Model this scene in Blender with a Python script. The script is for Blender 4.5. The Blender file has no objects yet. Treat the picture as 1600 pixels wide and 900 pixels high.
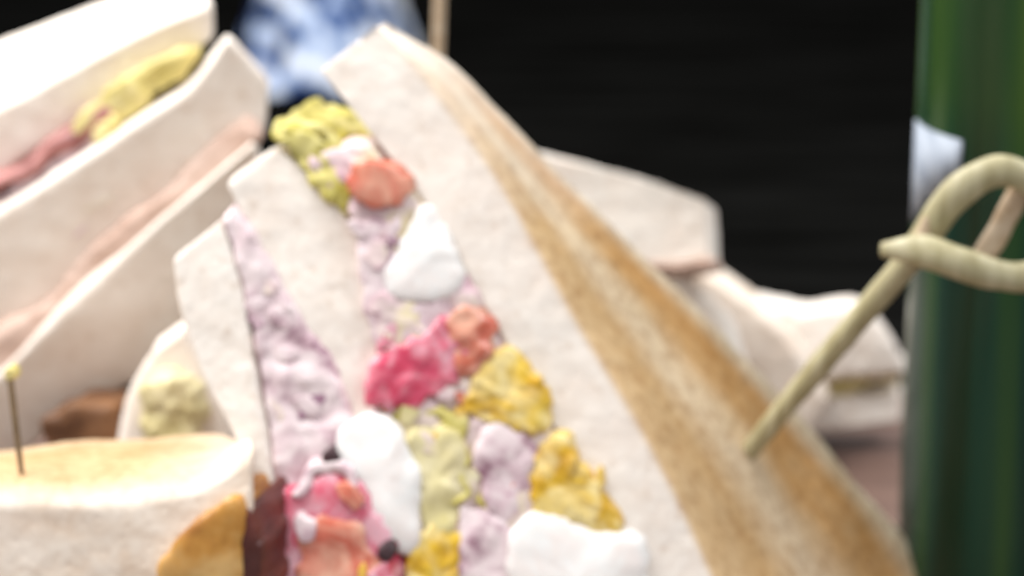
import bpy, bmesh, math, random
import numpy as np
from mathutils import Vector, noise
random.seed(7)

# ------------------------------------------------------------------ camera, world, light
S = 0.01                                   # the numbers below are centimetres
PITCH = math.radians(15.0)
HC = 7.0                                   # height of the point looked at
D0 = 40.0                                  # distance of that point
CAM = np.array([0.0, -D0 * math.cos(PITCH), HC + D0 * math.sin(PITCH)])
FWD = np.array([0.0, math.cos(PITCH), -math.sin(PITCH)])
UPV = np.array([0.0, math.sin(PITCH), math.cos(PITCH)])
RGT = np.array([1.0, 0.0, 0.0])

scn = bpy.context.scene
cd = bpy.data.cameras.new('camera')
cam = bpy.data.objects.new('camera', cd)
scn.collection.objects.link(cam)
cam.location = Vector(CAM * S)
cam.rotation_euler = (math.pi / 2 - PITCH, 0, 0)
cd.lens = 90.0
cd.sensor_width = 36.0
cd.clip_start = 0.01
cd.clip_end = 20.0
cd.dof.use_dof = True
cd.dof.focus_distance = 31.0 * S
cd.dof.aperture_fstop = 18.0
scn.camera = cam

world = bpy.data.worlds.new('World')
scn.world = world
world.use_nodes = True
bg = world.node_tree.nodes['Background']
bg.inputs['Color'].default_value = (0.97, 0.96, 0.96, 1)
bg.inputs['Strength'].default_value = 0.72


def area_light(name, loc, target, size, power, color):
    ld = bpy.data.lights.new(name, 'AREA')
    ld.shape = 'SQUARE'
    ld.size = size * S
    ld.energy = power
    ld.color = color
    o = bpy.data.objects.new(name, ld)
    scn.collection.objects.link(o)
    o.location = Vector(loc) * S
    o.rotation_euler = (Vector(target) - Vector(loc)).to_track_quat('-Z', 'Y').to_euler()
    return o


area_light('key_softbox', (-30, 10, 60), (0, 2, 6), 44, 7.7, (1.0, 0.985, 0.96))  # soft key lamp added out of view, above left
area_light('side_light', (36, 8, 46), (3, 0, 5), 30, 1.9, (0.93, 0.96, 1.0))

scn.view_settings.view_transform = 'Standard'
scn.view_settings.look = 'None'
scn.view_settings.exposure = 0.0
scn.view_settings.gamma = 1.0


# ------------------------------------------------------------------ helpers
def at(px, py, d):
    """point of the place seen at (px, py) of the 1600 x 900 photograph, d cm from the lens"""
    k = d / D0 / 100.0
    return CAM + FWD * d + RGT * ((px - 800) * k) + UPV * ((450 - py) * k)


def cs(x, y, z):
    """camera-aligned offset in cm: right, up, away"""
    return RGT * x + UPV * y + FWD * z


def resample(pts, n, closed=False):
    p = np.array(pts, float)
    m = len(p)
    if closed:
        idx = lambda i: p[i % m]
        segs = m
    else:
        idx = lambda i: p[min(max(i, 0), m - 1)]
        segs = m - 1
    fine = []
    for i in range(segs):
        a, b, c, d = idx(i - 1), idx(i), idx(i + 1), idx(i + 2)
        for t in np.linspace(0, 1, 16, endpoint=False):
            fine.append(0.5 * (2 * b + (c - a) * t + (2 * a - 5 * b + 4 * c - d) * t * t + (3 * b - a - 3 * c + d) * t ** 3))
    fine.append(p[0] if closed else p[-1])
    fine = np.array(fine)
    ln = np.r_[0, np.cumsum(np.linalg.norm(np.diff(fine, axis=0), axis=1))]
    q = np.linspace(0, ln[-1], n + 1)[:-1] if closed else np.linspace(0, ln[-1], n)
    return np.stack([np.interp(q, ln, fine[:, k]) for k in range(p.shape[1])], 1)


def roughen(me, amps, seed):
    """push every vertex along its normal by a few octaves of noise; amps = [(amp cm, size cm), ...]"""
    off = Vector((seed * 13.1, seed * 7.7, seed * 3.3))
    nv = len(me.vertices)
    nor = np.zeros(nv * 3)
    me.vertex_normals.foreach_get('vector', nor)
    nor = nor.reshape(-1, 3)
    co = np.zeros(nv * 3)
    me.vertices.foreach_get('co', co)
    co = co.reshape(-1, 3)
    out = co.copy()
    for i in range(nv):
        v = Vector(co[i])
        h = 0.0
        for a, sz in amps:
            h += a * noise.noise(v / sz + off)
        out[i] += nor[i] * h
    me.vertices.foreach_set('co', out.ravel())
    me.update()


def finish(name, verts, faces, mat, parent, amps, seed, attrs=None, clip=True, smooth=True):
    """verts are in cm, in the world; the result hangs under parent (an Empty)"""
    me = bpy.data.meshes.new(name)
    me.from_pydata([tuple(v) for v in verts], [], faces)
    if attrs:
        for k, vals in attrs.items():
            a = me.attributes.new(k, 'FLOAT', 'POINT')
            a.data.foreach_set('value', np.array(vals, np.float32))
    bm = bmesh.new()
    bm.from_mesh(me)
    bmesh.ops.recalc_face_normals(bm, faces=bm.faces)
    bm.to_mesh(me)
    bm.free()
    me.update()
    if amps:
        roughen(me, amps, seed)
    if clip:
        bm = bmesh.new()
        bm.from_mesh(me)
        g = bm.verts[:] + bm.edges[:] + bm.faces[:]
        r = bmesh.ops.bisect_plane(bm, geom=g, plane_co=(0, 0, 0.03), plane_no=(0, 0, -1), clear_outer=True)
        ed = [e for e in r['geom_cut'] if isinstance(e, bmesh.types.BMEdge)]
        if ed:
            try:
                bmesh.ops.contextual_create(bm, geom=ed)
            except Exception:
                pass
        bm.to_mesh(me)
        bm.free()
    base = np.array(parent.location) / S if parent else np.zeros(3)
    co = np.zeros(len(me.vertices) * 3)
    me.vertices.foreach_get('co', co)
    co = (co.reshape(-1, 3) - base) * S
    me.vertices.foreach_set('co', co.ravel())
    me.update()
    if smooth:
        me.polygons.foreach_set('use_smooth', [True] * len(me.polygons))
    o = bpy.data.objects.new(name, me)
    scn.collection.objects.link(o)
    if mat:
        me.materials.append(mat)
    if parent:
        if parent.parent or parent.type == 'MESH':
            pass
        o.parent = parent
    return o


def loft(name, I, O, IB, OB, mat, parent, n=110, nu=16, nv=30, ru=0.25, rv=0.10, amps=(), seed=1, clip=True, endround=0.12):
    """solid whose sections are quads I-O-OB-IB (front inner, front outer, back outer, back inner)"""
    I, O, IB, OB = [resample(p, n) for p in (I, O, IB, OB)]
    uv = []
    for k in range(nu): uv.append((-1 + 2 * k / nu, -1.0))
    for k in range(nv): uv.append((1.0, -1 + 2 * k / nv))
    for k in range(nu): uv.append((1 - 2 * k / nu, 1.0))
    for k in range(nv): uv.append((-1.0, 1 - 2 * k / nv))
    uvr = []
    for u, v in uv:
        cu = max(-1 + ru, min(1 - ru, u)); cv = max(-1 + rv, min(1 - rv, v))
        du, dv = (u - cu) / ru, (v - cv) / rv
        if abs(du) > 1e-6 and abs(dv) > 1e-6:
            l = math.hypot(du, dv)
            du, dv = du / l, dv / l
        uvr.append((cu + du * ru, cv + dv * rv))
    uvr = np.array(uvr)
    m = len(uvr)
    verts, us, vs, ss = [], [], [], []

    def ring(i, sc, sh):
        j = min(max(i, 0), n - 1)
        j2 = 1 if i <= 0 else n - 2
        for u, v in uvr * sc:
            a, b = (u + 1) / 2, (v + 1) / 2
            p = (I[j] * (1 - a) + O[j] * a) * (1 - b) + (IB[j] * (1 - a) + OB[j] * a) * b
            if sh:
                dd = ((I[j] + O[j]) - (I[j2] + O[j2]))
                p = p + dd / np.linalg.norm(dd) * sh
            verts.append(p); us.append(a); vs.append(b); ss.append(j / (n - 1))
    rings = [(0, .02, endround), (0, .3, endround), (0, .55, endround), (0, .78, endround * .95), (0, .93, endround * .6)]
    rings += [(i, 1.0, 0.0) for i in range(n)]
    rings += [(n - 1, .93, endround * .6), (n - 1, .78, endround * .95), (n - 1, .55, endround), (n - 1, .3, endround), (n - 1, .02, endround)]
    for r in rings:
        ring(*r)
    faces = []
    R = len(rings)
    for r in range(R - 1):
        for k in range(m):
            k2 = (k + 1) % m
            faces.append((r * m + k, r * m + k2, (r + 1) * m + k2, (r + 1) * m + k))
    faces.append(tuple(range(m)))
    faces.append(tuple((R - 1) * m + k for k in range(m)))
    return finish(name, verts, faces, mat, parent, amps, seed, {'u': us, 'v': vs, 's': ss}, clip)


def cut_plane(x, y):
    """distance of the knife cut of the middle sandwich: it leans back a little"""
    return 40.0 + 0.3 * (0.65 * x - 0.76 * y - 100) / 100


def is_main(parent):
    return bool(parent.get('cut'))


def slab(name, left, right, d, back, mat, parent, w0=1.0, tilt=0.0, **kw):
    """a layer seen on its cut face: left and right edge of that face in photo pixels, d the distance (or a list),
    back the offset in cm to its far side (scaled from w0 at the first station to 1)"""
    nl, nr = len(left), len(right)
    n = max(nl, nr)
    dl = d if hasattr(d, '__len__') else [d] * n
    if is_main(parent):
        I = [at(x, y, cut_plane(x, y) + d - 40) for x, y in left]
        O = [at(x, y, cut_plane(x, y) + d - 40) for x, y in right]
    else:
        I = [at(x, y, dl[min(i, len(dl) - 1)]) for i, (x, y) in enumerate(left)]
        O = [at(x, y, dl[min(i, len(dl) - 1)] + tilt) for i, (x, y) in enumerate(right)]
    bk = np.array(back)
    IB = [p + bk * (w0 + (1 - w0) * i / (nl - 1)) for i, p in enumerate(I)]
    OB = [p + bk * (w0 + (1 - w0) * i / (nr - 1)) for i, p in enumerate(O)]
    return loft(name, I, O, IB, OB, mat, parent, **kw)


def ribbon(name, path, half, d, back, mat, parent, wav=0.0, wl=60.0, ph=0.0, **kw):
    """thin folded slice seen on edge along a path of pixels; half = half thickness in px"""
    P = resample(path, max(24, len(path) * 10))
    T = np.gradient(P, axis=0)
    T /= np.linalg.norm(T, axis=1)[:, None]
    N = np.stack([-T[:, 1], T[:, 0]], 1)
    L = np.r_[0, np.cumsum(np.linalg.norm(np.diff(P, axis=0), axis=1))]
    P = P + N * (wav * np.sin(L / wl * 6.283 + ph) + 0.5 * wav * np.sin(L / wl * 2.9 + ph * 2))[:, None]
    hw = half * (1 + 0.3 * np.sin(L / 37.0 + ph))[:, None]
    dd = [d + 0.10 * math.sin(l / 45.0 + ph) for l in L]
    if is_main(parent):
        dd = [cut_plane(*P[i]) + (d - 40) * 0.5 + 0.04 * math.sin(l / 45.0 + ph) for i, l in enumerate(L)]
    I = [at(p[0], p[1], dd[i]) for i, p in enumerate(P - N * hw)]
    O = [at(p[0], p[1], dd[i]) for i, p in enumerate(P + N * hw)]
    bk = np.array(back)
    # the far edge waves differently, so the sheet is really curled
    IB = [p + bk + cs(*(0.12 * np.array([math.sin(L[i] / 50 + 1 + ph), math.cos(L[i] / 41 + ph), 0]))) for i, p in enumerate(I)]
    OB = [p + bk + cs(*(0.12 * np.array([math.sin(L[i] / 50 + 1 + ph), math.cos(L[i] / 41 + ph), 0]))) for i, p in enumerate(O)]
    kw.setdefault('nu', 6); kw.setdefault('nv', 14); kw.setdefault('ru', 0.9); kw.setdefault('rv', 0.1)
    return loft(name, I, O, IB, OB, mat, parent, **kw)


def chunk(name, outline, d, back, bulge, mat, parent, slope=(0, 0), shift=(0.25, 0.25), amps=((0.05, 0.5),), seed=1, n=64, clip=True, torn=1.0):
    """a piece of filling: rounded front face with the given outline (photo px), reaching back by `back` cm"""
    if is_main(parent):
        bulge *= 0.4                        # cut flush by the knife
    P = resample(outline, n, True)
    c = P.mean(0)
    size = float(np.abs(P - c).mean())
    for k in range(n):                      # torn, uneven edge
        w = noise.noise(Vector((P[k][0] / 26.0, P[k][1] / 26.0, seed * 1.37))) * 0.16 + noise.noise(Vector((P[k][0] / 11.0, P[k][1] / 11.0, seed * 2.1))) * 0.10
        P[k] = P[k] + (P[k] - c) / (np.linalg.norm(P[k] - c) + 1e-6) * size * (w * 1.6 * torn + 0.06)
    verts, faces = [], []

    def dep(p):
        if is_main(parent):
            return cut_plane(*p) + (d - 40) * 0.45
        return d + slope[0] * (p[0] - c[0]) / 100 + slope[1] * (p[1] - c[1]) / 100
    rings = []
    for r in (0.04, .2, .36, .52, .66, .78, .88, .95, 1.0):
        rings.append([at(*(c + (p - c) * r), dep(c + (p - c) * r)) - FWD * bulge * 0.75 * max(0, 1 - r ** 5) ** 0.6 for p in P])
    nb = 6
    for k in range(1, nb + 1):
        t = k / nb
        off = cs(shift[0] * t * back, shift[1] * t * back, back * t)
        rr = 1.0 if k < nb else 0.86
        rings.append([at(*(c + (p - c) * rr), dep(p)) + off for p in P])
    off = cs(shift[0] * back, shift[1] * back, back)
    rings.append([at(*(c + (p - c) * .4), dep(c)) + off for p in P])
    for r in rings: verts += r
    for r in range(len(rings) - 1):
        for k in range(n):
            k2 = (k + 1) % n
            faces.append((r * n + k, r * n + k2, (r + 1) * n + k2, (r + 1) * n + k))
    faces.append(tuple(range(n)))
    faces.append(tuple((len(rings) - 1) * n + k for k in range(n)))
    return finish(name, verts, faces, mat, parent, amps, seed, None, clip)


def tube(name, pts, radii, mat, parent, nseg=16, n=60, flat=1.0, amps=(), seed=1, clip=False):
    """round (or flattened) strand along 3-D points in cm"""
    q = resample(np.column_stack([np.array(pts), np.interp(np.linspace(0, 1, len(pts)), np.linspace(0, 1, len(radii)), radii)]), n)
    P, Rr = q[:, :3], q[:, 3]
    T = np.gradient(P, axis=0)
    T /= np.linalg.norm(T, axis=1)[:, None]
    verts, faces = [], []
    for i in range(n):
        a = np.cross(T[i], FWD); a /= np.linalg.norm(a)
        b = np.cross(a, T[i])
        for k in range(nseg):
            th = 2 * math.pi * k / nseg
            verts.append(P[i] + (a * math.cos(th) + b * math.sin(th) * flat) * Rr[i])
    for i in range(n - 1):
        for k in range(nseg):
            k2 = (k + 1) % nseg
            faces.append((i * nseg + k, i * nseg + k2, (i + 1) * nseg + k2, (i + 1) * nseg + k))
    faces.append(tuple(range(nseg)))
    faces.append(tuple((n - 1) * nseg + k for k in range(nseg)))
    return finish(name, verts, faces, mat, parent, amps, seed, None, clip)


def thing(name, label, cat, loc, group=None):
    o = bpy.data.objects.new(name, None)
    o.empty_display_size = 0.01
    scn.collection.objects.link(o)
    o.location = Vector(loc) * S
    tag(o, label, cat, group)
    return o


def tag(o, label=None, cat=None, group=None, kind=None):
    if label: o['label'] = label
    if cat: o['category'] = cat
    if group: o['group'] = group
    if kind: o['kind'] = kind
    return o


# ------------------------------------------------------------------ materials
def srgb(r, g, b):
    f = lambda c: (c / 255 / 12.92) if c / 255 <= 0.04045 else ((c / 255 + 0.055) / 1.055) ** 2.4
    return (f(r), f(g), f(b), 1)


class M:
    def __init__(self, name):
        self.m = bpy.data.materials.new(name)
        self.m.use_nodes = True
        self.t = self.m.node_tree
        self.b = self.t.nodes['Principled BSDF']
        self.co = self.t.nodes.new('ShaderNodeTexCoord').outputs['Object']

    def n(self, kind, **kw):
        x = self.t.nodes.new(kind)
        for k, v in kw.items(): setattr(x, k, v)
        return x

    def link(self, a, b): self.t.links.new(a, b)

    def noise(self, scale, detail=4, rough=0.6, vec=None, distort=0.0):
        x = self.n('ShaderNodeTexNoise')
        x.inputs['Scale'].default_value = scale
        x.inputs['Detail'].default_value = detail
        x.inputs['Roughness'].default_value = rough
        x.inputs['Distortion'].default_value = distort
        self.link(vec if vec else self.co, x.inputs['Vector'])
        return x.outputs['Fac']

    def ramp(self, fac, stops):
        x = self.n('ShaderNodeValToRGB')
        e = x.color_ramp.elements
        while len(e) < len(stops): e.new(0.5)
        for k, (p, c) in enumerate(stops):
            e[k].position = p
            e[k].color = c if hasattr(c, '__len__') else (c, c, c, 1)
        self.link(fac, x.inputs['Fac'])
        return x.outputs['Color']

    def mix(self, fac, a, b, mode='MIX'):
        x = self.n('ShaderNodeMix', data_type='RGBA', blend_type=mode)
        for k, v in ((0, fac), (6, a), (7, b)):
            if isinstance(v, (int, float)): x.inputs[k].default_value = v
            elif isinstance(v, tuple): x.inputs[k].default_value = v
            else: self.link(v, x.inputs[k])
        return x.outputs[2]

    def math(self, op, a, b=0.0, clamp=False):
        x = self.n('ShaderNodeMath', operation=op, use_clamp=clamp)
        for k, v in ((0, a), (1, b)):
            if isinstance(v, (int, float)): x.inputs[k].default_value = v
            else: self.link(v, x.inputs[k])
        return x.outputs[0]

    def attr(self, name):
        return self.n('ShaderNodeAttribute', attribute_name=name).outputs['Fac']

    def bump(self, h, dist, strength=1.0, prev=None):
        x = self.n('ShaderNodeBump')
        x.inputs['Strength'].default_value = strength
        x.inputs['Distance'].default_value = dist
        self.link(h, x.inputs['Height'])
        if prev: self.link(prev, x.inputs['Normal'])
        return x.outputs['Normal']

    def done(self, color, rough=0.7, spec=0.3, sss=0.0, rad=(1, .5, .3), scale=0.003, normal=None, coat=0.0):
        b = self.b.inputs
        if isinstance(color, tuple): b['Base Color'].default_value = color
        else: self.link(color, b['Base Color'])
        if isinstance(rough, (int, float)): b['Roughness'].default_value = rough
        else: self.link(rough, b['Roughness'])
        b['Specular IOR Level'].default_value = spec
        b['Subsurface Weight'].default_value = sss
        b['Subsurface Radius'].default_value = rad
        b['Subsurface Scale'].default_value = scale
        b['Coat Weight'].default_value = coat
        b['Coat Roughness'].default_value = 0.12
        if normal: self.link(normal, b['Normal'])
        return self.m


def bread_mat(name, c1, c2, toast=None):
    """soft crumb; toast = list of (v position, colour) for the browned outer face"""
    m = M(name)
    f = m.noise(170, 3, 0.65)
    col = m.ramp(f, [(0.3, c2), (0.62, c1)])
    big = m.noise(38, 3, 0.5)
    col = m.mix(m.ramp(big, [(0.35, 0.0), (0.7, 0.4)]), col, srgb(236, 220, 208))
    vor = m.n('ShaderNodeTexVoronoi'); vor.inputs['Scale'].default_value = 520
    m.link(m.co, vor.inputs['Vector'])
    pores = m.ramp(vor.outputs['Distance'], [(0.0, 0.0), (0.35, 1.0)])
    h = m.math('ADD', m.math('MULTIPLY', f, 1.4), m.math('MULTIPLY', pores, 0.35))
    col = m.mix(m.ramp(m.noise(420, 3, 0.6), [(0.28, 0.5), (0.42, 0.0)]), col, srgb(206, 184, 164))
    nrm = m.bump(h, 0.00028, 0.5)
    if toast:
        v, u = m.attr('v'), m.attr('u')
        wob = m.math('MULTIPLY', m.math('SUBTRACT', m.noise(45, 3, 0.5), 0.5), 0.16)
        vv = m.math('ADD', v, wob)
        band = m.ramp(vv, toast)
        spots = m.noise(120, 4, 0.6)
        band = m.mix(m.ramp(spots, [(0.45, 0.0), (0.75, 0.45)]), band, srgb(226, 200, 160))
        band = m.mix(m.ramp(m.noise(420, 4, 0.7), [(0.36, 0.45), (0.55, 0.0)]), band, srgb(160, 112, 64))
        uu = m.math('ADD', u, m.math('MULTIPLY', wob, 0.5))
        s = m.attr('s')
        k = m.ramp(uu, [(0.88, 0.0), (0.985, 1.0)])
        k = m.math('MULTIPLY', k, m.ramp(m.math('ADD', s, m.math('MULTIPLY', wob, 1.2)), [(0.0, 0.12), (0.10, 0.45), (0.32, 1.0)]))
        col = m.mix(k, col, band)
    return m.done(col, 0.95, 0.1, 0.0, normal=nrm)


BW, BC = srgb(246, 239, 230), srgb(236, 224, 212)
MAT = {}
MAT['bread'] = bread_mat('bread_crumb', BW, BC)
MAT['toast'] = bread_mat('toasted_bread', BW, BC, [
    (0.0, srgb(220, 188, 144)), (0.22, srgb(208, 172, 124)), (0.39, srgb(232, 210, 178)), (0.48, srgb(232, 208, 174)),
    (0.63, srgb(214, 168, 112)), (0.80, srgb(212, 162, 104)), (0.94, srgb(238, 220, 192)), (1.0, srgb(241, 226, 202))])
MAT['toast_all'] = bread_mat('toast_plain', srgb(240, 228, 214), srgb(222, 202, 182), [
    (0.0, srgb(204, 174, 136)), (0.3, srgb(200, 168, 128)), (0.6, srgb(190, 156, 114)), (1.0, srgb(218, 198, 170))])


def food(name, stops, scale, rough=0.35, sss=0.0, rad=(1, .5, .3), bumpd=0.0008, bscale=None, spec=0.45, detail=4, coat=0.0, dist=0.0, smear=None, amount=0.6):
    m = M(name)
    f = m.noise(scale, detail, 0.6, distort=dist)
    col = m.ramp(f, stops)
    if smear:                                # coated here and there with dressing
        k = m.ramp(m.noise(150, 4, 0.6, distort=0.8), [(0.42, 0.0), (0.62, amount)])
        col = m.mix(k, col, smear)
    nrm = m.bump(m.noise(bscale or scale * 1.3, 3, 0.55), bumpd * 0.7, 0.7)
    return m.done(col, rough, spec, sss, rad, 0.003, nrm, coat)


CREAM = srgb(240, 226, 210)
MAT['egg_white'] = food('egg_white', [(0.3, srgb(244, 243, 240)), (0.7, srgb(251, 250, 248))], 60, 0.3, 0.3, (1, .95, .9), 0.0003, smear=srgb(240, 226, 220), amount=0.6)
MAT['yolk'] = food('egg_yolk', [(0.3, srgb(196, 144, 16)), (0.5, srgb(222, 180, 40)), (0.7, srgb(232, 204, 96))], 150, 0.42, 0.0, bumpd=0.0014, smear=srgb(240, 222, 164), amount=0.75)
MAT['ham'] = food('ham', [(0.34, srgb(150, 108, 124)), (0.45, srgb(206, 176, 184)), (0.6, srgb(232, 214, 216))], 300, 0.4, 0.0, bumpd=0.0004, smear=srgb(238, 222, 222), amount=0.75, coat=0.25)
MAT['ham_mauve'] = food('mauve_ham', [(0.36, srgb(142, 100, 122)), (0.5, srgb(180, 142, 160)), (0.64, srgb(214, 184, 194))], 200, 0.4)
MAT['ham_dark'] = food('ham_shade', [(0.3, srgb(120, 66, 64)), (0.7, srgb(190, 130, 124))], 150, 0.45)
MAT['tomato'] = food('tomato', [(0.34, srgb(186, 34, 66)), (0.5, srgb(212, 70, 102)), (0.64, srgb(228, 130, 146))], 110, 0.22, 0.2, (1, .3, .25), 0.0006, coat=0.3, smear=srgb(234, 188, 198), amount=0.8)
MAT['tomato_orange'] = food('tomato_flesh', [(0.34, srgb(176, 76, 48)), (0.5, srgb(206, 106, 84)), (0.66, srgb(224, 156, 128))], 100, 0.25, 0.2, (1, .3, .2), 0.0006, coat=0.2, smear=srgb(236, 190, 164), amount=0.75)
MAT['lettuce'] = food('lettuce', [(0.3, srgb(142, 132, 30)), (0.5, srgb(188, 174, 62)), (0.7, srgb(220, 206, 126))], 90, 0.4, bumpd=0.0008, smear=srgb(232, 222, 160), amount=0.6)
MAT['lettuce_muted'] = food('lettuce_muted', [(0.3, srgb(184, 166, 84)), (0.5, srgb(214, 198, 124)), (0.7, srgb(234, 222, 178))], 90, 0.45, bumpd=0.0006)
MAT['lettuce_pale'] = food('lettuce_pale', [(0.3, srgb(206, 192, 122)), (0.5, srgb(226, 214, 164)), (0.7, srgb(236, 226, 196))], 80, 0.45, bumpd=0.0006)
MAT['cheese'] = food('cheese', [(0.3, srgb(214, 150, 40)), (0.6, srgb(232, 186, 80))], 80, 0.4, 0.25, (1, .7, .2), 0.0006)
MAT['crust'] = food('brown_crust', [(0.3, srgb(190, 156, 138)), (0.6, srgb(214, 188, 174))], 90, 0.7, 0.0)
MAT['cheese_brown'] = food('browned_cheese', [(0.36, srgb(150, 92, 30)), (0.5, srgb(194, 138, 58)), (0.66, srgb(216, 176, 112))], 70, 0.45, 0.1)
MAT['brown_dark'] = food('brown_gap_shade', [(0.3, srgb(78, 46, 26)), (0.7, srgb(136, 92, 52))], 90, 0.6)  # dark brown that stands for shade in a gap
MAT['maroon'] = food('maroon_gap_shade', [(0.3, srgb(58, 16, 10)), (0.7, srgb(112, 48, 36))], 120, 0.4, 0.0)  # maroon that stands for the dark gap at the front wedge
MAT['spread'] = food('pink_spread', [(0.34, srgb(212, 176, 186)), (0.5, srgb(230, 210, 206)), (0.66, srgb(234, 220, 176))], 130, 0.4, 0.0)
MAT['mayo'] = food('mayonnaise', [(0.3, srgb(240, 226, 196)), (0.7, srgb(246, 238, 220))], 90, 0.3, 0.3, (1, .9, .7), 0.0006)
MAT['pepper'] = food('peppercorn', [(0.3, srgb(40, 22, 30)), (0.7, srgb(70, 40, 44))], 300, 0.5, 0.0)


def bamboo_mat():
    m = M('pale_bamboo')
    mp = m.n('ShaderNodeMapping'); mp.inputs['Scale'].default_value = (420, 420, 40)
    mp.inputs['Rotation'].default_value = (0, math.radians(-40), 0)
    m.link(m.co, mp.inputs['Vector'])
    f = m.noise(1.0, 4, 0.6, mp.outputs['Vector'])
    col = m.ramp(f, [(0.34, srgb(160, 151, 114)), (0.5, srgb(178, 170, 134)), (0.66, srgb(194, 187, 154))])
    return m.done(col, 0.45, 0.4, 0.05, normal=m.bump(f, 0.0001, 0.4))


MAT['bamboo'] = bamboo_mat()
mm = M('pale_wood_stick')
MAT['stick'] = mm.done(mm.ramp(mm.noise(300), [(0.3, srgb(176, 148, 116)), (0.7, srgb(214, 196, 172))]), 0.6, 0.3)
mm = M('dark_wood_stick')
MAT['stick_dark'] = mm.done(mm.ramp(mm.noise(300), [(0.3, srgb(96, 76, 50)), (0.7, srgb(128, 106, 78))]), 0.6, 0.3)


def table_mat():
    m = M('black_table')
    mp = m.n('ShaderNodeMapping'); mp.inputs['Scale'].default_value = (9, 70, 4)
    mp.inputs['Rotation'].default_value = (0, 0, math.radians(14))
    m.link(m.co, mp.inputs['Vector'])
    f = m.noise(1.0, 5, 0.65, mp.outputs['Vector'])
    col = m.ramp(f, [(0.35, (0.0015, 0.0015, 0.0013, 1)), (0.7, (0.0085, 0.0085, 0.008, 1))])
    return m.done(col, 0.7, 0.0, normal=m.bump(f, 0.0006, 0.5))


def board_mat():
    m = M('brown_board')
    mp = m.n('ShaderNodeMapping'); mp.inputs['Scale'].default_value = (9, 160, 40)
    m.link(m.co, mp.inputs['Vector'])
    f = m.noise(1.0, 6, 0.65, mp.outputs['Vector'], 0.6)
    col = m.ramp(f, [(0.3, srgb(74, 54, 46)), (0.55, srgb(112, 88, 78)), (0.75, srgb(132, 108, 98))])
    return m.done(col, 0.55, 0.3, normal=m.bump(f, 0.0005, 0.6))


def bottle_mat():
    m = M('dark_green_glass')
    mp = m.n('ShaderNodeMapping'); mp.inputs['Scale'].default_value = (60, 60, 3)
    m.link(m.co, mp.inputs['Vector'])
    f = m.noise(1.0, 3, 0.5, mp.outputs['Vector'])
    col = m.ramp(f, [(0.36, (0.001, 0.008, 0.002, 1)), (0.5, (0.003, 0.030, 0.020, 1)), (0.64, (0.028, 0.075, 0.010, 1))])
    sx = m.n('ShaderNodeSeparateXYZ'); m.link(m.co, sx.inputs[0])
    up = m.ramp(m.math('MULTIPLY', m.math('ADD', sx.outputs['Z'], -0.078), 60.0, True), [(0.0, 0.0), (1.0, 1.0)])     # lighter top: highlight and light through the glass painted into the colour
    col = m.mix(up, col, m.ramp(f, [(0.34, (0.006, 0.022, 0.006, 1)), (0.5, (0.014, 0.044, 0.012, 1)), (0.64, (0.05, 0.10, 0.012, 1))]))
    g = m.done(col, 0.27, 0.3, normal=m.bump(f, 0.0006, 0.25))
    m.b.inputs['Coat Weight'].default_value = 0.0
    return g


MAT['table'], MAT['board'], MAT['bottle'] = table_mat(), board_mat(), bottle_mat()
mm = M('pale_blue_paper')
MAT['paper'] = mm.done(mm.ramp(mm.noise(160), [(0.3, srgb(132, 142, 158)), (0.7, srgb(176, 184, 196))]), 0.7, 0.2)


def napkin_mat():
    m = M('blue_white_cloth')
    f = m.noise(48, 3, 0.5, distort=0.3)
    col = m.ramp(f, [(0.44, srgb(14, 26, 60)), (0.48, srgb(66, 98, 160)), (0.52, srgb(190, 210, 242)), (0.58, srgb(236, 242, 252))])
    return m.done(col, 0.85, 0.1, normal=m.bump(m.noise(900), 0.0004))


MAT['napkin'] = napkin_mat()


# ------------------------------------------------------------------ the surface
def box(name, x0, x1, y0, y1, z0, z1, mat, bev=0.2):
    bm = bmesh.new()
    bmesh.ops.create_cube(bm, size=1)
    for v in bm.verts:
        v.co = Vector(((x0 + x1) / 2 + v.co.x * (x1 - x0), (y0 + y1) / 2 + v.co.y * (y1 - y0), (z0 + z1) / 2 + v.co.z * (z1 - z0))) * S
    if bev:
        bmesh.ops.bevel(bm, geom=bm.edges[:], offset=bev * S, segments=3, profile=0.5, affect='EDGES')
    me = bpy.data.meshes.new(name)
    bm.to_mesh(me); bm.free()
    me.materials.append(mat)
    o = bpy.data.objects.new(name, me)
    scn.collection.objects.link(o)
    return o


tag(box('table', -150, 150, -40, 220, -4.5, -1.5, MAT['table'], 0.4), kind='structure')
board = box('serving_board', -22, 15.5, -14, 17, -1.5, 0.0, MAT['board'], 0.25)
tag(board, 'brown wooden serving board under the sandwiches', 'board')

BREAD_A = ((0.09, 1.8), (0.012, 0.35), (0.009, 0.10))


# ------------------------------------------------------------------ main sandwich, tip up, in the middle
A = thing('club_sandwich', 'large club sandwich wedge in the middle showing egg, ham and tomato, toasted right side', 'sandwich', (3, 2, 0), 'sandwich wedges on the board')
A['cut'] = True
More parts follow.
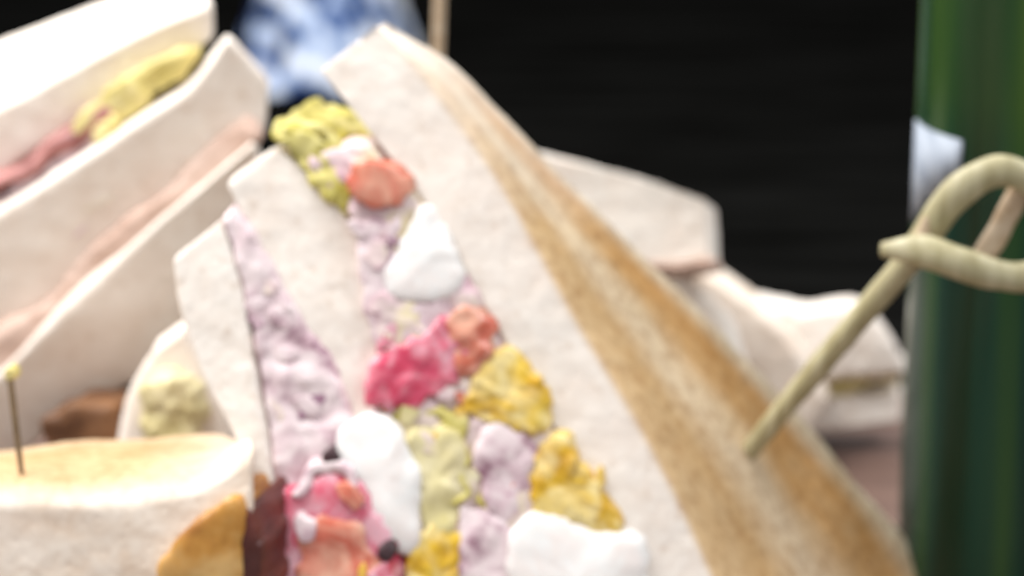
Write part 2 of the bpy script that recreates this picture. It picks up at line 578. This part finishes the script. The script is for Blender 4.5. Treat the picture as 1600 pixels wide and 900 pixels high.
# right slice: browned outer side
RI = [(500, 112), (548, 172), (596, 234), (648, 300), (700, 372), (745, 460), (800, 560), (856, 660), (925, 770), (985, 880), (1060, 1040), (1130, 1200)]
RO = [(588, 38), (650, 98), (715, 178), (778, 268), (835, 366), (890, 470), (955, 580), (1020, 690), (1075, 800), (1122, 905), (1195, 1060), (1260, 1210)]
RB = [(602, 34), (702, 96), (792, 180), (885, 275), (978, 368), (1070, 462), (1165, 560), (1262, 660), (1362, 776), (1456, 895), (1560, 1030), (1640, 1140)]
I = [at(x, y, cut_plane(x, y)) for x, y in RI]
O = [at(x, y, cut_plane(x, y)) for x, y in RO]
OB = [at(x, y, 41.1 + 0.52 * i) for i, (x, y) in enumerate(RB)]
IB = [I[i] + (OB[i] - O[i]) for i in range(len(I))]
loft('bread_slice', I, O, IB, OB, MAT['toast'], A, n=170, nu=26, nv=46, ru=0.10, rv=0.05, amps=BREAD_A, seed=2, endround=0.03)
BK = cs(1.0, 1.1, 4.6)
slab('bread_slice', [(358, 292), (402, 384), (462, 490), (520, 590), (560, 700), (640, 900), (700, 1150)],
     [(432, 232), (510, 300), (556, 366), (590, 470), (625, 590), (690, 720), (790, 920), (860, 1150)], 40.05, BK, MAT['bread'], A,
     w0=0.12, n=130, nu=26, nv=36, ru=0.14, rv=0.06, amps=BREAD_A, seed=3, endround=0.06)
slab('bread_slice', [(272, 408), (282, 486), (312, 580), (352, 660), (388, 740), (415, 900), (430, 1150)],
     [(346, 346), (368, 420), (390, 520), (404, 620), (416, 700), (432, 800), (450, 900), (500, 1150)], 39.9, BK, MAT['bread'], A,
     w0=0.12, n=130, nu=24, nv=36, ru=0.16, rv=0.06, amps=BREAD_A, seed=4, endround=0.06)
# mottled ham between the left and the middle slice: folded thin slices
slab('ham_filling', [(350, 350), (372, 420), (394, 520), (408, 620), (420, 700), (436, 800), (460, 960)], [(366, 330), (408, 388), (468, 492), (528, 588), (570, 700), (610, 800), (660, 960)], 39.93,
     cs(0.8, 0.9, 3.2), MAT['ham'], A, w0=0.3, n=150, nu=26, nv=16, ru=0.2, rv=0.1, amps=((0.07, 0.5), (0.035, 0.2)), seed=19)
# filling between the middle and the right slice, from the tip down
slab('spread', [(480, 262), (540, 330), (574, 400), (584, 500), (590, 600), (620, 720), (680, 860), (740, 1000)], [(580, 230), (640, 300), (700, 380), (745, 470), (800, 570), (860, 680), (930, 790), (1010, 960)], 39.9,
     cs(0.9, 1.0, 3.0), MAT['spread'], A, w0=0.2, n=120, nu=30, nv=14, ru=0.15, rv=0.1, amps=((0.12, 0.5), (0.05, 0.16)), seed=59)
for k, (pts, h, ph) in enumerate([
        ([(428, 205), (470, 222), (505, 262), (540, 310)], 9, 0.3), ([(446, 196), (490, 212), (530, 252), (566, 300)], 8, 1.4),
        ([(462, 236), (486, 268), (516, 305), (548, 330)], 9, 2.2), ([(436, 214), (462, 246), (490, 285)], 8, 3.9)]):
    ribbon('lettuce_leaf', pts, h, 39.85 + 0.12 * k, cs(0.5, 0.5, 2.4), MAT['lettuce'], A, wav=7, wl=97 + 23 * k, ph=ph, n=60, amps=((0.08, 0.4), (0.03, 0.15)), seed=60 + k)
chunk('lettuce_leaf', [(436, 208), (482, 212), (528, 240), (562, 266), (560, 316), (538, 328), (504, 298), (466, 252)], 39.95, 2.0, 0.1, MAT['lettuce'], A, seed=68, amps=((0.12, 0.5), (0.05, 0.16)), n=80)
chunk('tomato_slice', [(548, 262), (590, 256), (628, 276), (642, 300), (615, 322), (572, 322), (548, 300)], 39.5, 2.6, 0.16, MAT['tomato_orange'], A, seed=70)
chunk('ham_slice', [(566, 352), (600, 344), (622, 380), (616, 450), (622, 520), (590, 540), (572, 480), (562, 410)], 39.78, 2.4, 0.14, MAT['ham'], A, seed=71, amps=((0.05, 0.4), (0.02, 0.15)))
chunk('egg_slice', [(660, 328), (690, 350), (712, 400), (716, 448), (690, 468), (646, 470), (610, 458), (606, 420), (630, 376)], 39.7, 2.8, 0.26, MAT['egg_white'], A, seed=72, amps=((0.05, 0.6), (0.015, 0.2)), torn=0.6)
chunk('ham_slice', [(604, 488), (650, 474), (704, 470), (722, 500), (690, 528), (632, 536), (600, 522)], 39.74, 2.2, 0.14, MAT['ham'], A, seed=73, amps=((0.05, 0.4), (0.02, 0.15)))
chunk('tomato_slice', [(574, 580), (606, 548), (650, 536), (690, 502), (722, 506), (724, 556), (700, 604), (650, 630), (604, 642), (574, 618)], 39.62, 2.6, 0.24, MAT['tomato'], A, seed=74, amps=((0.08, 0.35), (0.03, 0.12)))
chunk('tomato_slice', [(706, 492), (744, 484), (772, 510), (764, 556), (736, 592), (710, 580), (704, 536)], 39.55, 2.4, 0.18, MAT['tomato_orange'], A, seed=75, amps=((0.07, 0.3),))


def yolk(outline, d, seed, parent=A):
    o = chunk('egg_yolk', outline, d, 2.2, 0.2, MAT['yolk'], parent, seed=seed, amps=((0.06, 0.4), (0.04, 0.14)), n=90)
    return o


yolk([(762, 566), (800, 552), (830, 590), (856, 640), (846, 672), (800, 668), (756, 656), (726, 634), (736, 604)], 39.62, 76)
for k, (pts, ph) in enumerate([([(600, 652), (640, 646), (680, 654), (724, 660)], 0.4), ([(700, 650), (722, 690), (726, 740), (712, 790)], 2.0), ([(664, 800), (680, 850), (676, 920)], 1.0)]):
    ribbon('lettuce_leaf', pts, 11, 39.66, cs(0.4, 0.4, 2.2), MAT['lettuce'], A, wav=7, wl=52, ph=ph, n=60, amps=((0.05, 0.3), (0.03, 0.12)), seed=80 + k)
chunk('egg_slice', [(524, 684), (566, 654), (612, 664), (640, 710), (656, 780), (650, 850), (616, 862), (584, 812), (560, 752), (532, 716)], 39.5, 2.8, 0.28, MAT['egg_white'], A, seed=84, amps=((0.05, 0.6), (0.015, 0.2)), torn=0.6)
chunk('mayonnaise', [(640, 672), (690, 668), (722, 700), (728, 780), (700, 830), (668, 836), (654, 760)], 39.66, 2.0, 0.2, MAT['lettuce_pale'], A, seed=85, amps=((0.1, 0.4), (0.03, 0.15)))
chunk('ham_slice', [(752, 676), (800, 664), (836, 690), (826, 750), (800, 810), (764, 800), (746, 740)], 39.62, 2.4, 0.18, MAT['ham'], A, seed=86, amps=((0.05, 0.4), (0.02, 0.15)))
yolk([(846, 690), (884, 676), (900, 724), (934, 762), (966, 816), (940, 832), (880, 812), (840, 806), (832, 750)], 39.6, 87)
chunk('egg_slice', [(806, 822), (868, 808), (930, 832), (988, 842), (1000, 900), (990, 980), (900, 1010), (826, 980), (798, 890)], 39.45, 2.8, 0.3, MAT['egg_white'], A, seed=88, amps=((0.05, 0.6), (0.015, 0.2)), torn=0.6)
chunk('ham_slice', [(722, 800), (770, 806), (802, 840), (806, 920), (780, 1000), (728, 990), (712, 900)], 39.6, 2.4, 0.18, MAT['ham'], A, seed=89, amps=((0.05, 0.4), (0.02, 0.15)))
yolk([(648, 846), (690, 820), (722, 850), (724, 920), (700, 990), (650, 980), (636, 910)], 39.6, 90)
chunk('tomato_slice', [(428, 782), (470, 764), (520, 746), (560, 752), (590, 800), (612, 860), (610, 950), (540, 1010), (460, 990), (432, 890)], 39.4, 2.6, 0.3, MAT['tomato'], A, seed=91, amps=((0.06, 0.5), (0.02, 0.15)))
chunk('tomato_slice', [(470, 830), (530, 816), (572, 850), (590, 930), (540, 990), (478, 960)], 39.12, 1.0, 0.14, MAT['tomato_orange'], A, seed=92, amps=((0.06, 0.4),))
ribbon('ham_slice', [(462, 776), (484, 740), (520, 730), (548, 756), (562, 790)], 9, 39.2, cs(0.3, 0.3, 1.6), MAT['ham'], A, wav=4, wl=60, n=60, seed=93, amps=((0.04, 0.3),))
chunk('peppercorn', [(506, 708), (518, 702), (530, 712), (528, 726), (514, 730), (504, 720)], 39.3, 0.3, 0.1, MAT['pepper'], A, seed=94, n=24)
chunk('peppercorn', [(596, 854), (610, 850), (618, 864), (606, 876), (594, 868)], 39.0, 0.3, 0.1, MAT['pepper'], A, seed=95, n=24)

# chopped bits showing in the cut, flush with it, where the fillings run into one another
ZONES = [((560, 340), (640, 500), ('ham', 'spread', 'ham_mauve')), ((590, 470), (720, 540), ('ham', 'spread', 'tomato')), ((580, 540), (720, 640), ('tomato', 'ham', 'tomato_orange', 'spread')),
         ((700, 480), (780, 600), ('tomato_orange', 'yolk')), ((724, 560), (850, 670), ('yolk', 'lettuce', 'yolk')), ((600, 640), (740, 700), ('lettuce', 'lettuce_pale', 'yolk')), ((640, 680), (740, 840), ('lettuce_pale', 'yolk', 'spread')),
         ((740, 660), (840, 810), ('ham', 'spread', 'tomato_orange', 'lettuce')), ((830, 680), (950, 820), ('yolk', 'yolk', 'lettuce')), ((700, 800), (800, 900), ('ham', 'spread')), ((430, 740), (600, 900), ('tomato', 'tomato_orange', 'ham', 'cheese')),
         ((400, 440), (470, 560), ('ham', 'spread', 'ham_mauve')), ((410, 540), (530, 680), ('ham', 'ham_mauve', 'spread'))]
NAMES = {'lettuce': 'lettuce_shred', 'lettuce_pale': 'lettuce_shred', 'mayo': 'mayonnaise', 'yolk': 'yolk_crumb', 'ham': 'ham_crumb', 'ham_dark': 'ham_crumb', 'ham_mauve': 'ham_crumb', 'cheese': 'cheese_crumb', 'spread': 'spread'}
rb = random.Random(31)
for z, (lo_, hi_, kinds) in enumerate(ZONES):
    for k in range(4):
        mk = kinds[k % len(kinds)]
        x, y = rb.uniform(lo_[0], hi_[0]), rb.uniform(lo_[1], hi_[1])
        if z in (11, 12) :
            f_ = (y - 350) / 300
            x = 356 + 50 * f_ + rb.uniform(0.15, 0.9) * (14 + 110 * f_)
        r, st_, a0 = rb.uniform(9, 20), rb.uniform(0.8, 1.8), rb.uniform(0, 3.1)
        oc = []
        for a in np.linspace(0, 6.28, 9)[:-1]:
            ex, ey = r * st_ * math.cos(a) * rb.uniform(.6, 1.3), r / st_ * math.sin(a) * rb.uniform(.6, 1.3)
            oc.append((x + ex * math.cos(a0) - ey * math.sin(a0), y + ex * math.sin(a0) + ey * math.cos(a0)))
        front = 38.95 if (y > 735 and x < 620) else (39.85 if z in (11, 12) else 39.62)
        chunk(NAMES.get(mk, 'tomato_piece'), oc, front, 0.5, 0.03, MAT[mk], A, amps=((0.02, 0.25),), seed=200 + z * 9 + k, n=24)

# ------------------------------------------------------------------ sandwich behind on the left
B = thing('club_sandwich', 'sandwich wedge at the upper left with white bread over yellow lettuce, behind the middle one', 'sandwich', (-6, 8, 0), 'sandwich wedges on the board')
BKB = cs(-0.6, 1.0, 4.0)
slab('bread_slice', [(322, 12), (236, 44), (140, 92), (40, 146), (-80, 204), (-250, 290)], [(326, 66), (240, 112), (150, 176), (60, 236), (-40, 300), (-210, 400)],
     46.0, cs(-0.9, 1.9, 4.0), MAT['bread'], B, w0=0.4, tilt=0.2, n=110, nu=28, nv=36, ru=0.22, rv=0.12, amps=BREAD_A, seed=101)
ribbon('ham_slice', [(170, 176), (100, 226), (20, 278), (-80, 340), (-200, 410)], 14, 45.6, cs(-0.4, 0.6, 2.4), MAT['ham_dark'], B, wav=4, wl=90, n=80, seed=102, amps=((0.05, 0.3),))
chunk('lettuce_leaf', [(312, 84), (290, 116), (246, 146), (206, 178), (160, 196), (118, 206), (150, 160), (214, 112), (270, 84)], 45.75, 2.4, 0.1, MAT['lettuce_muted'], B, seed=104, amps=((0.12, 0.6), (0.05, 0.2)), n=90, shift=(-.1, .2))
chunk('ham_slice', [(196, 170), (190, 206), (166, 250), (130, 286), (70, 316), (0, 350), (-80, 390), (-90, 350), (10, 296), (90, 246), (136, 196)], 45.85, 2.4, 0.12, MAT['ham'], B, seed=105, amps=((0.2, 0.5), (0.08, 0.18)), n=90, shift=(-.1, .2))
chunk('lettuce_leaf', [(176, 186), (180, 214), (162, 252), (146, 236), (150, 200)], 45.6, 0.8, 0.12, MAT['lettuce_muted'], B, seed=106, amps=((0.12, 0.4), (0.06, 0.15)), n=50)
slab('bread_slice', [(352, 66), (296, 140), (220, 190), (120, 256), (0, 326), (-120, 390), (-260, 470)], [(420, 140), (400, 226), (306, 300), (206, 372), (106, 460), (-4, 550), (-190, 700)],
     45.2, BKB, MAT['bread'], B, w0=0.15, tilt=0.5, n=120, nu=30, nv=30, ru=0.2, rv=0.1, amps=BREAD_A, seed=110)
ribbon('mayonnaise', [(320, 196), (250, 246), (150, 318), (60, 376), (-40, 436), (-180, 530)], 5, 45.5, cs(-0.2, 0.4, 0.6), MAT['mayo'], B, wav=3, wl=110, n=90, seed=115, amps=((0.05, 0.4),))
ribbon('ham_slice', [(300, 226), (230, 276), (140, 346), (50, 412), (-50, 476), (-190, 570)], 4, 45.6, cs(-0.2, 0.4, 0.6), MAT['ham'], B, wav=3, wl=140, n=90, seed=116, amps=((0.05, 0.4),))
# browned underside against the next slice
ribbon('brown_crust', [(392, 206), (310, 280), (226, 350), (130, 440), (30, 530), (-100, 640), (-200, 730)], 22, 45.2, cs(-0.3, 0.5, 2.2), MAT['crust'], B, wav=1.5, wl=150, n=110, ru=0.5, seed=111, amps=((0.07, 0.6), (0.04, 0.15)))
slab('bread_slice', [(392, 226), (318, 288), (236, 356), (142, 444), (48, 534), (-60, 640), (-190, 770)], [(420, 330), (350, 430), (296, 510), (230, 590), (130, 640), (50, 700), (-80, 860)],
     44.9, BKB, MAT['bread'], B, w0=0.2, tilt=0.8, n=120, nu=30, nv=30, ru=0.2, rv=0.1, amps=BREAD_A, seed=112)

# pale lettuce and bread peeping out between the left and the front wedge
C = thing('club_sandwich', 'small sandwich corner with pale yellow lettuce between left and front wedges', 'sandwich', (-5, 3.5, 0), 'sandwich wedges on the board')
slab('bread_slice', [(236, 560), (206, 610), (190, 680), (176, 800), (170, 1000)], [(290, 520), (326, 590), (352, 660), (370, 760), (390, 1000)], 43.4, cs(0, 0.3, 1.4), MAT['bread'], C,
     w0=0.6, n=80, nu=26, nv=16, ru=0.3, rv=0.2, amps=BREAD_A, seed=120)
chunk('lettuce_leaf', [(232, 596), (262, 578), (296, 600), (306, 650), (290, 700), (240, 700), (222, 650)], 42.95, 1.6, 0.14, MAT['lettuce_pale'], C, seed=121, amps=((0.16, 0.4), (0.07, 0.15)), n=70)
chunk('brown_gap_shade', [(70, 668), (96, 644), (136, 634), (180, 642), (190, 672), (180, 720), (90, 730)], 44.2, 1.2, 0.1, MAT['brown_dark'], C, seed=122)  # no filling: the shadow in the gap, built as a dark brown piece

# ------------------------------------------------------------------ front wedge, lower left
Fs = thing('club_sandwich', 'toasted sandwich wedge at the lower left, nearest the camera, with orange cheese edge', 'sandwich', (-6, -4, 0), 'sandwich wedges on the board')
FI = [(392, 700), (330, 735), (240, 752), (130, 756), (0, 752), (-140, 750), (-300, 745)]
FB = [(384, 682), (330, 668), (240, 672), (130, 676), (20, 690), (-140, 706), (-300, 716)]
LO = [(388, 830), (345, 930), (265, 990), (140, 1010), (0, 1020), (-140, 1010), (-300, 1020)]
O = [at(x, y, 37.4) for x, y in FI]
OB = [at(x, y, 38.3 + (2.6 if 0 < i else 0.6)) for i, (x, y) in enumerate(FB)]
I = [at(x, y, 37.2) for x, y in LO]
IB = [I[i] + (OB[i] - O[i]) for i in range(len(I))]
loft('bread_slice', I, O, IB, OB, MAT['toast_all'], Fs, n=120, nu=34, nv=34, ru=0.34, rv=0.4, amps=BREAD_A, seed=130)
chunk('cheese_slice', [(252, 890), (280, 840), (320, 806), (362, 782), (378, 800), (374, 860), (358, 960), (300, 1010), (256, 960)], 37.12, 1.4, 0.1, MAT['cheese_brown'], Fs, seed=131, amps=((0.04, 0.6), (0.015, 0.2)), torn=0.5)
chunk('ham_slice', [(378, 812), (388, 800), (400, 840), (408, 900), (410, 1010), (366, 1020), (362, 900)], 37.2, 1.8, 0.04, MAT['maroon'], Fs, seed=133, amps=((0.04, 0.4),), torn=0.9)  # dark gap beside the wedge, its shade painted as a maroon piece
slab('bread_slice', [(360, 960), (300, 1010), (200, 1020), (60, 1030), (-140, 1040), (-300, 1050)], [(372, 1060), (300, 1180), (200, 1210), (60, 1230), (-140, 1240), (-300, 1250)],
     37.5, cs(-0.2, 0.6, 2.6), MAT['bread'], Fs, w0=0.4, n=80, nu=22, nv=20, ru=0.2, rv=0.2, amps=BREAD_A, seed=132)

# ------------------------------------------------------------------ wedges behind on the right
E = thing('club_sandwich', 'white bread sandwich corner sticking out behind the middle wedge against the black table', 'sandwich', (5, 10, 0), 'sandwich wedges on the board')
slab('bread_slice', [(700, 206), (850, 240), (960, 264), (1040, 286), (1104, 308)], [(760, 420), (880, 420), (980, 416), (1060, 412), (1108, 404)], 49.6, cs(0.3, -0.2, 1.6), MAT['bread'], E,
     n=90, nu=40, nv=18, ru=0.06, rv=0.15, amps=BREAD_A, seed=140, endround=0.03)
slab('bread_slice', [(800, 430), (950, 424), (1060, 426), (1120, 470)], [(800, 640), (950, 640), (1080, 640), (1180, 640)], 49.8, cs(0.3, -0.2, 1.6), MAT['bread'], E,
     n=70, nu=26, nv=16, ru=0.2, rv=0.3, amps=BREAD_A, seed=141)
slab('bread_slice', [(800, 650), (950, 650), (1080, 650), (1180, 650)], [(800, 900), (950, 900), (1080, 900), (1180, 900)], 49.8, cs(0.3, -0.2, 1.6), MAT['bread'], E,
     n=70, nu=26, nv=16, ru=0.2, rv=0.3, amps=BREAD_A, seed=142)

G = thing('club_sandwich', 'sandwich wedge at the right between middle wedge and green bottle, fluffy white bread top', 'sandwich', (11, 13, 0), 'sandwich wedges on the board')
slab('bread_slice', [(1030, 404), (1110, 430), (1180, 480), (1240, 540), (1290, 620)], [(1000, 470), (1080, 500), (1150, 560), (1200, 620), (1240, 700)], 52.6, cs(0.3, 0.2, 1.6), MAT['toast_all'], G,
     n=90, nu=20, nv=18, ru=0.25, rv=0.3, amps=BREAD_A, seed=150)
slab('bread_slice', [(1080, 430), (1170, 466), (1250, 480), (1330, 474), (1378, 512), (1404, 560)], [(1120, 600), (1190, 610), (1260, 606), (1330, 594), (1376, 588), (1408, 584)], 53.4, cs(0.2, 0.1, 1.4), MAT['bread'], G,
     n=80, nu=26, nv=18, ru=0.25, rv=0.3, amps=((0.14, 1.2), (0.03, 0.3), (0.015, 0.1)), seed=151)
ribbon('lettuce_leaf', [(1220, 640), (1290, 606), (1350, 590), (1400, 584)], 20, 53.7, cs(0.2, 0.1, 1.4), MAT['lettuce_pale'], G, wav=2, wl=90, n=60, seed=152, amps=((0.08, 0.4),))
slab('bread_slice', [(1200, 636), (1280, 622), (1350, 614), (1402, 608)], [(1210, 690), (1290, 676), (1350, 670), (1400, 664)], 53.8, cs(0.2, 0.1, 1.4), MAT['bread'], G,
     n=70, nu=18, nv=16, ru=0.3, rv=0.3, amps=BREAD_A, seed=153, tilt=0.0)

ribbon('brown_crust', [(880, 418), (960, 416), (1050, 416), (1112, 412)], 8, 49.5, cs(0.3, -0.2, 1.4), MAT['crust'], E, wav=2, wl=80, n=50, seed=143, amps=((0.04, 0.3),))

# ------------------------------------------------------------------ dark green bottle
bx, by = 10.18, 4.6
bot = thing('bottle', 'dark green glossy bottle at the right edge behind the knotted pick', 'bottle', (bx, by, 0))
prof = [(0.0, 0.04), (2.7, 0.04), (3.0, 0.12), (3.2, 0.5), (3.22, 3), (3.2, 8), (3.2, 13.5), (3.05, 15), (2.5, 16.6), (1.8, 18), (1.35, 19.4), (1.25, 21), (1.22, 24), (1.35, 24.1), (1.4, 24.6), (1.35, 25), (0.0, 25.0)]


def lathe(name, prof, cx, cy, mat, parent, seg=72):
    pr = []
    for i in range(len(prof) - 1):
        for t in np.linspace(0, 1, 8, endpoint=False):
            pr.append((prof[i][0] * (1 - t) + prof[i + 1][0] * t, prof[i][1] * (1 - t) + prof[i + 1][1] * t))
    pr.append(prof[-1])
    verts = [(cx + max(r, 0.002) * math.cos(2 * math.pi * k / seg), cy + max(r, 0.002) * math.sin(2 * math.pi * k / seg), z) for r, z in pr for k in range(seg)]
    faces = [(i * seg + k, i * seg + (k + 1) % seg, (i + 1) * seg + (k + 1) % seg, (i + 1) * seg + k) for i in range(len(pr) - 1) for k in range(seg)]
    return finish(name, verts, faces, mat, parent, (), 1, None, False)


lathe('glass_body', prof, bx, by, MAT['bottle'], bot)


def label_patch():
    """torn corner of a pale paper label wrapped on the glass"""
    verts, faces = [], []
    th0, th1, n = math.radians(178), math.radians(212), 14
    z1, z0 = 8.75, 6.9
    for i in range(n + 1):
        th = th0 + (th1 - th0) * i / n
        lo = z1 - (z1 - z0) * (1 - 0.7 * (i / n)) + 0.08 * math.sin(i * 2.1)
        for r in (3.21, 3.24):
            for z in (lo, z1):
                verts.append((bx + r * math.cos(th), by + r * math.sin(th), z))
    for i in range(n):
        a, b = i * 4, i * 4 + 4
        faces += [(a, a + 1, b + 1, b), (a + 2, b + 2, b + 3, a + 3), (a, b, b + 2, a + 2), (a + 1, a + 3, b + 3, b + 1)]
    faces += [(0, 2, 3, 1), (n * 4, n * 4 + 1, n * 4 + 3, n * 4 + 2)]
    return finish('paper_label', verts, faces, MAT['paper'], bot, (), 1, None, False)


tag(label_patch(), 'pale blue-white torn paper corner')

# ------------------------------------------------------------------ picks
pick = thing('knotted_pick', 'pale bamboo pick with a looped knot stuck into the toasted side of the middle sandwich', 'pick', at(1140, 740, 42.6))
tube('stick', [at(1110, 776, 43.0), at(1140, 742, 42.7), at(1230, 632, 41.9), at(1330, 512, 41.0), at(1432, 392, 40.2)], [0.12, 0.15, 0.18, 0.2, 0.22], MAT['bamboo'], pick, amps=((0.02, 0.4),), seed=160)
tube('knot', [at(1432, 392, 40.2), at(1470, 332, 39.9), at(1512, 288, 39.7), at(1562, 268, 39.6), at(1612, 284, 39.7), at(1646, 330, 39.9), at(1650, 392, 39.9), at(1615, 430, 39.7),
              at(1560, 430, 39.55), at(1500, 412, 39.5), at(1440, 392, 39.6), at(1378, 390, 39.8)], [0.24, 0.25, 0.26, 0.25, 0.24, 0.24, 0.24, 0.24, 0.24, 0.26, 0.24, 0.1], MAT['bamboo'], pick, n=140, flat=0.7, amps=((0.03, 0.5),), seed=161)
tube('knot_strand', [at(1598, 290, 39.95), at(1572, 340, 40.0), at(1545, 388, 40.05), at(1515, 430, 40.1)], [0.17, 0.19, 0.19, 0.14], MAT['stick'], pick, n=40, flat=0.7, amps=((0.02, 0.4),), seed=162)
tube('tail_end', [at(1424, 410, 40.0), at(1438, 376, 39.9), at(1450, 340, 39.85)], [0.14, 0.13, 0.07], MAT['stick'], pick, n=30, flat=0.5, seed=163)

st = thing('wooden_skewer', 'thin pale wooden skewer standing behind the tip of the middle sandwich', 'skewer', at(690, 200, 50))
tube('shaft', [at(676, 300, 50.4), at(684, 80, 49.9), at(692, -180, 49.3)], [0.10, 0.11, 0.11], MAT['stick'], st, n=40)
s2 = thing('beaded_pick', 'thin dark pick with yellow-green ball top in the lower left wedge', 'pick', at(30, 725, 38))
tube('shaft', [at(34, 740, 38.0), at(24, 660, 38.1), at(16, 590, 38.2)], [0.04, 0.05, 0.05], MAT['stick_dark'], s2, n=30)
chunk('ball_top', [(5, 588), (7, 578), (14, 574), (21, 578), (23, 588), (18, 596), (10, 596)], 38.2, 0.2, 0.12, MAT['lettuce_muted'], s2, seed=170, n=32, amps=((0.04, 0.25),))


# ------------------------------------------------------------------ blue and white cloth far behind
def napkin():
    c = at(512, 60, 106)
    verts, faces = [], []
    nx, ny = 90, 70
    for j in range(ny + 1):
        for i in range(nx + 1):
            u, v = i / nx * 2 - 1, j / ny * 2 - 1
            r = math.hypot(u * 1.0, v)
            h = max(0.0, 1 - r ** 2.2)
            w = noise.noise(Vector((u * 2.2, v * 2.2, 3.1))) * 1.1 + noise.noise(Vector((u * 5, v * 5, 8.1))) * 0.5
            verts.append((c[0] + u * 3.5 + 0.9 * w, c[1] + v * 5.0 + 0.9 * w, -1.46 + h * (8.0 + 3.4 * w)))
    for j in range(ny):
        for i in range(nx):
            a = j * (nx + 1) + i
            faces.append((a, a + 1, a + nx + 2, a + nx + 1))
    return finish('napkin', verts, faces, MAT['napkin'], None, (), 1, None, False)


nk = napkin()
sol = nk.modifiers.new('thickness', 'SOLIDIFY'); sol.thickness = 0.0008; sol.offset = 1.0
tag(nk, 'crumpled blue and white patterned cloth on the black table behind', 'napkin')
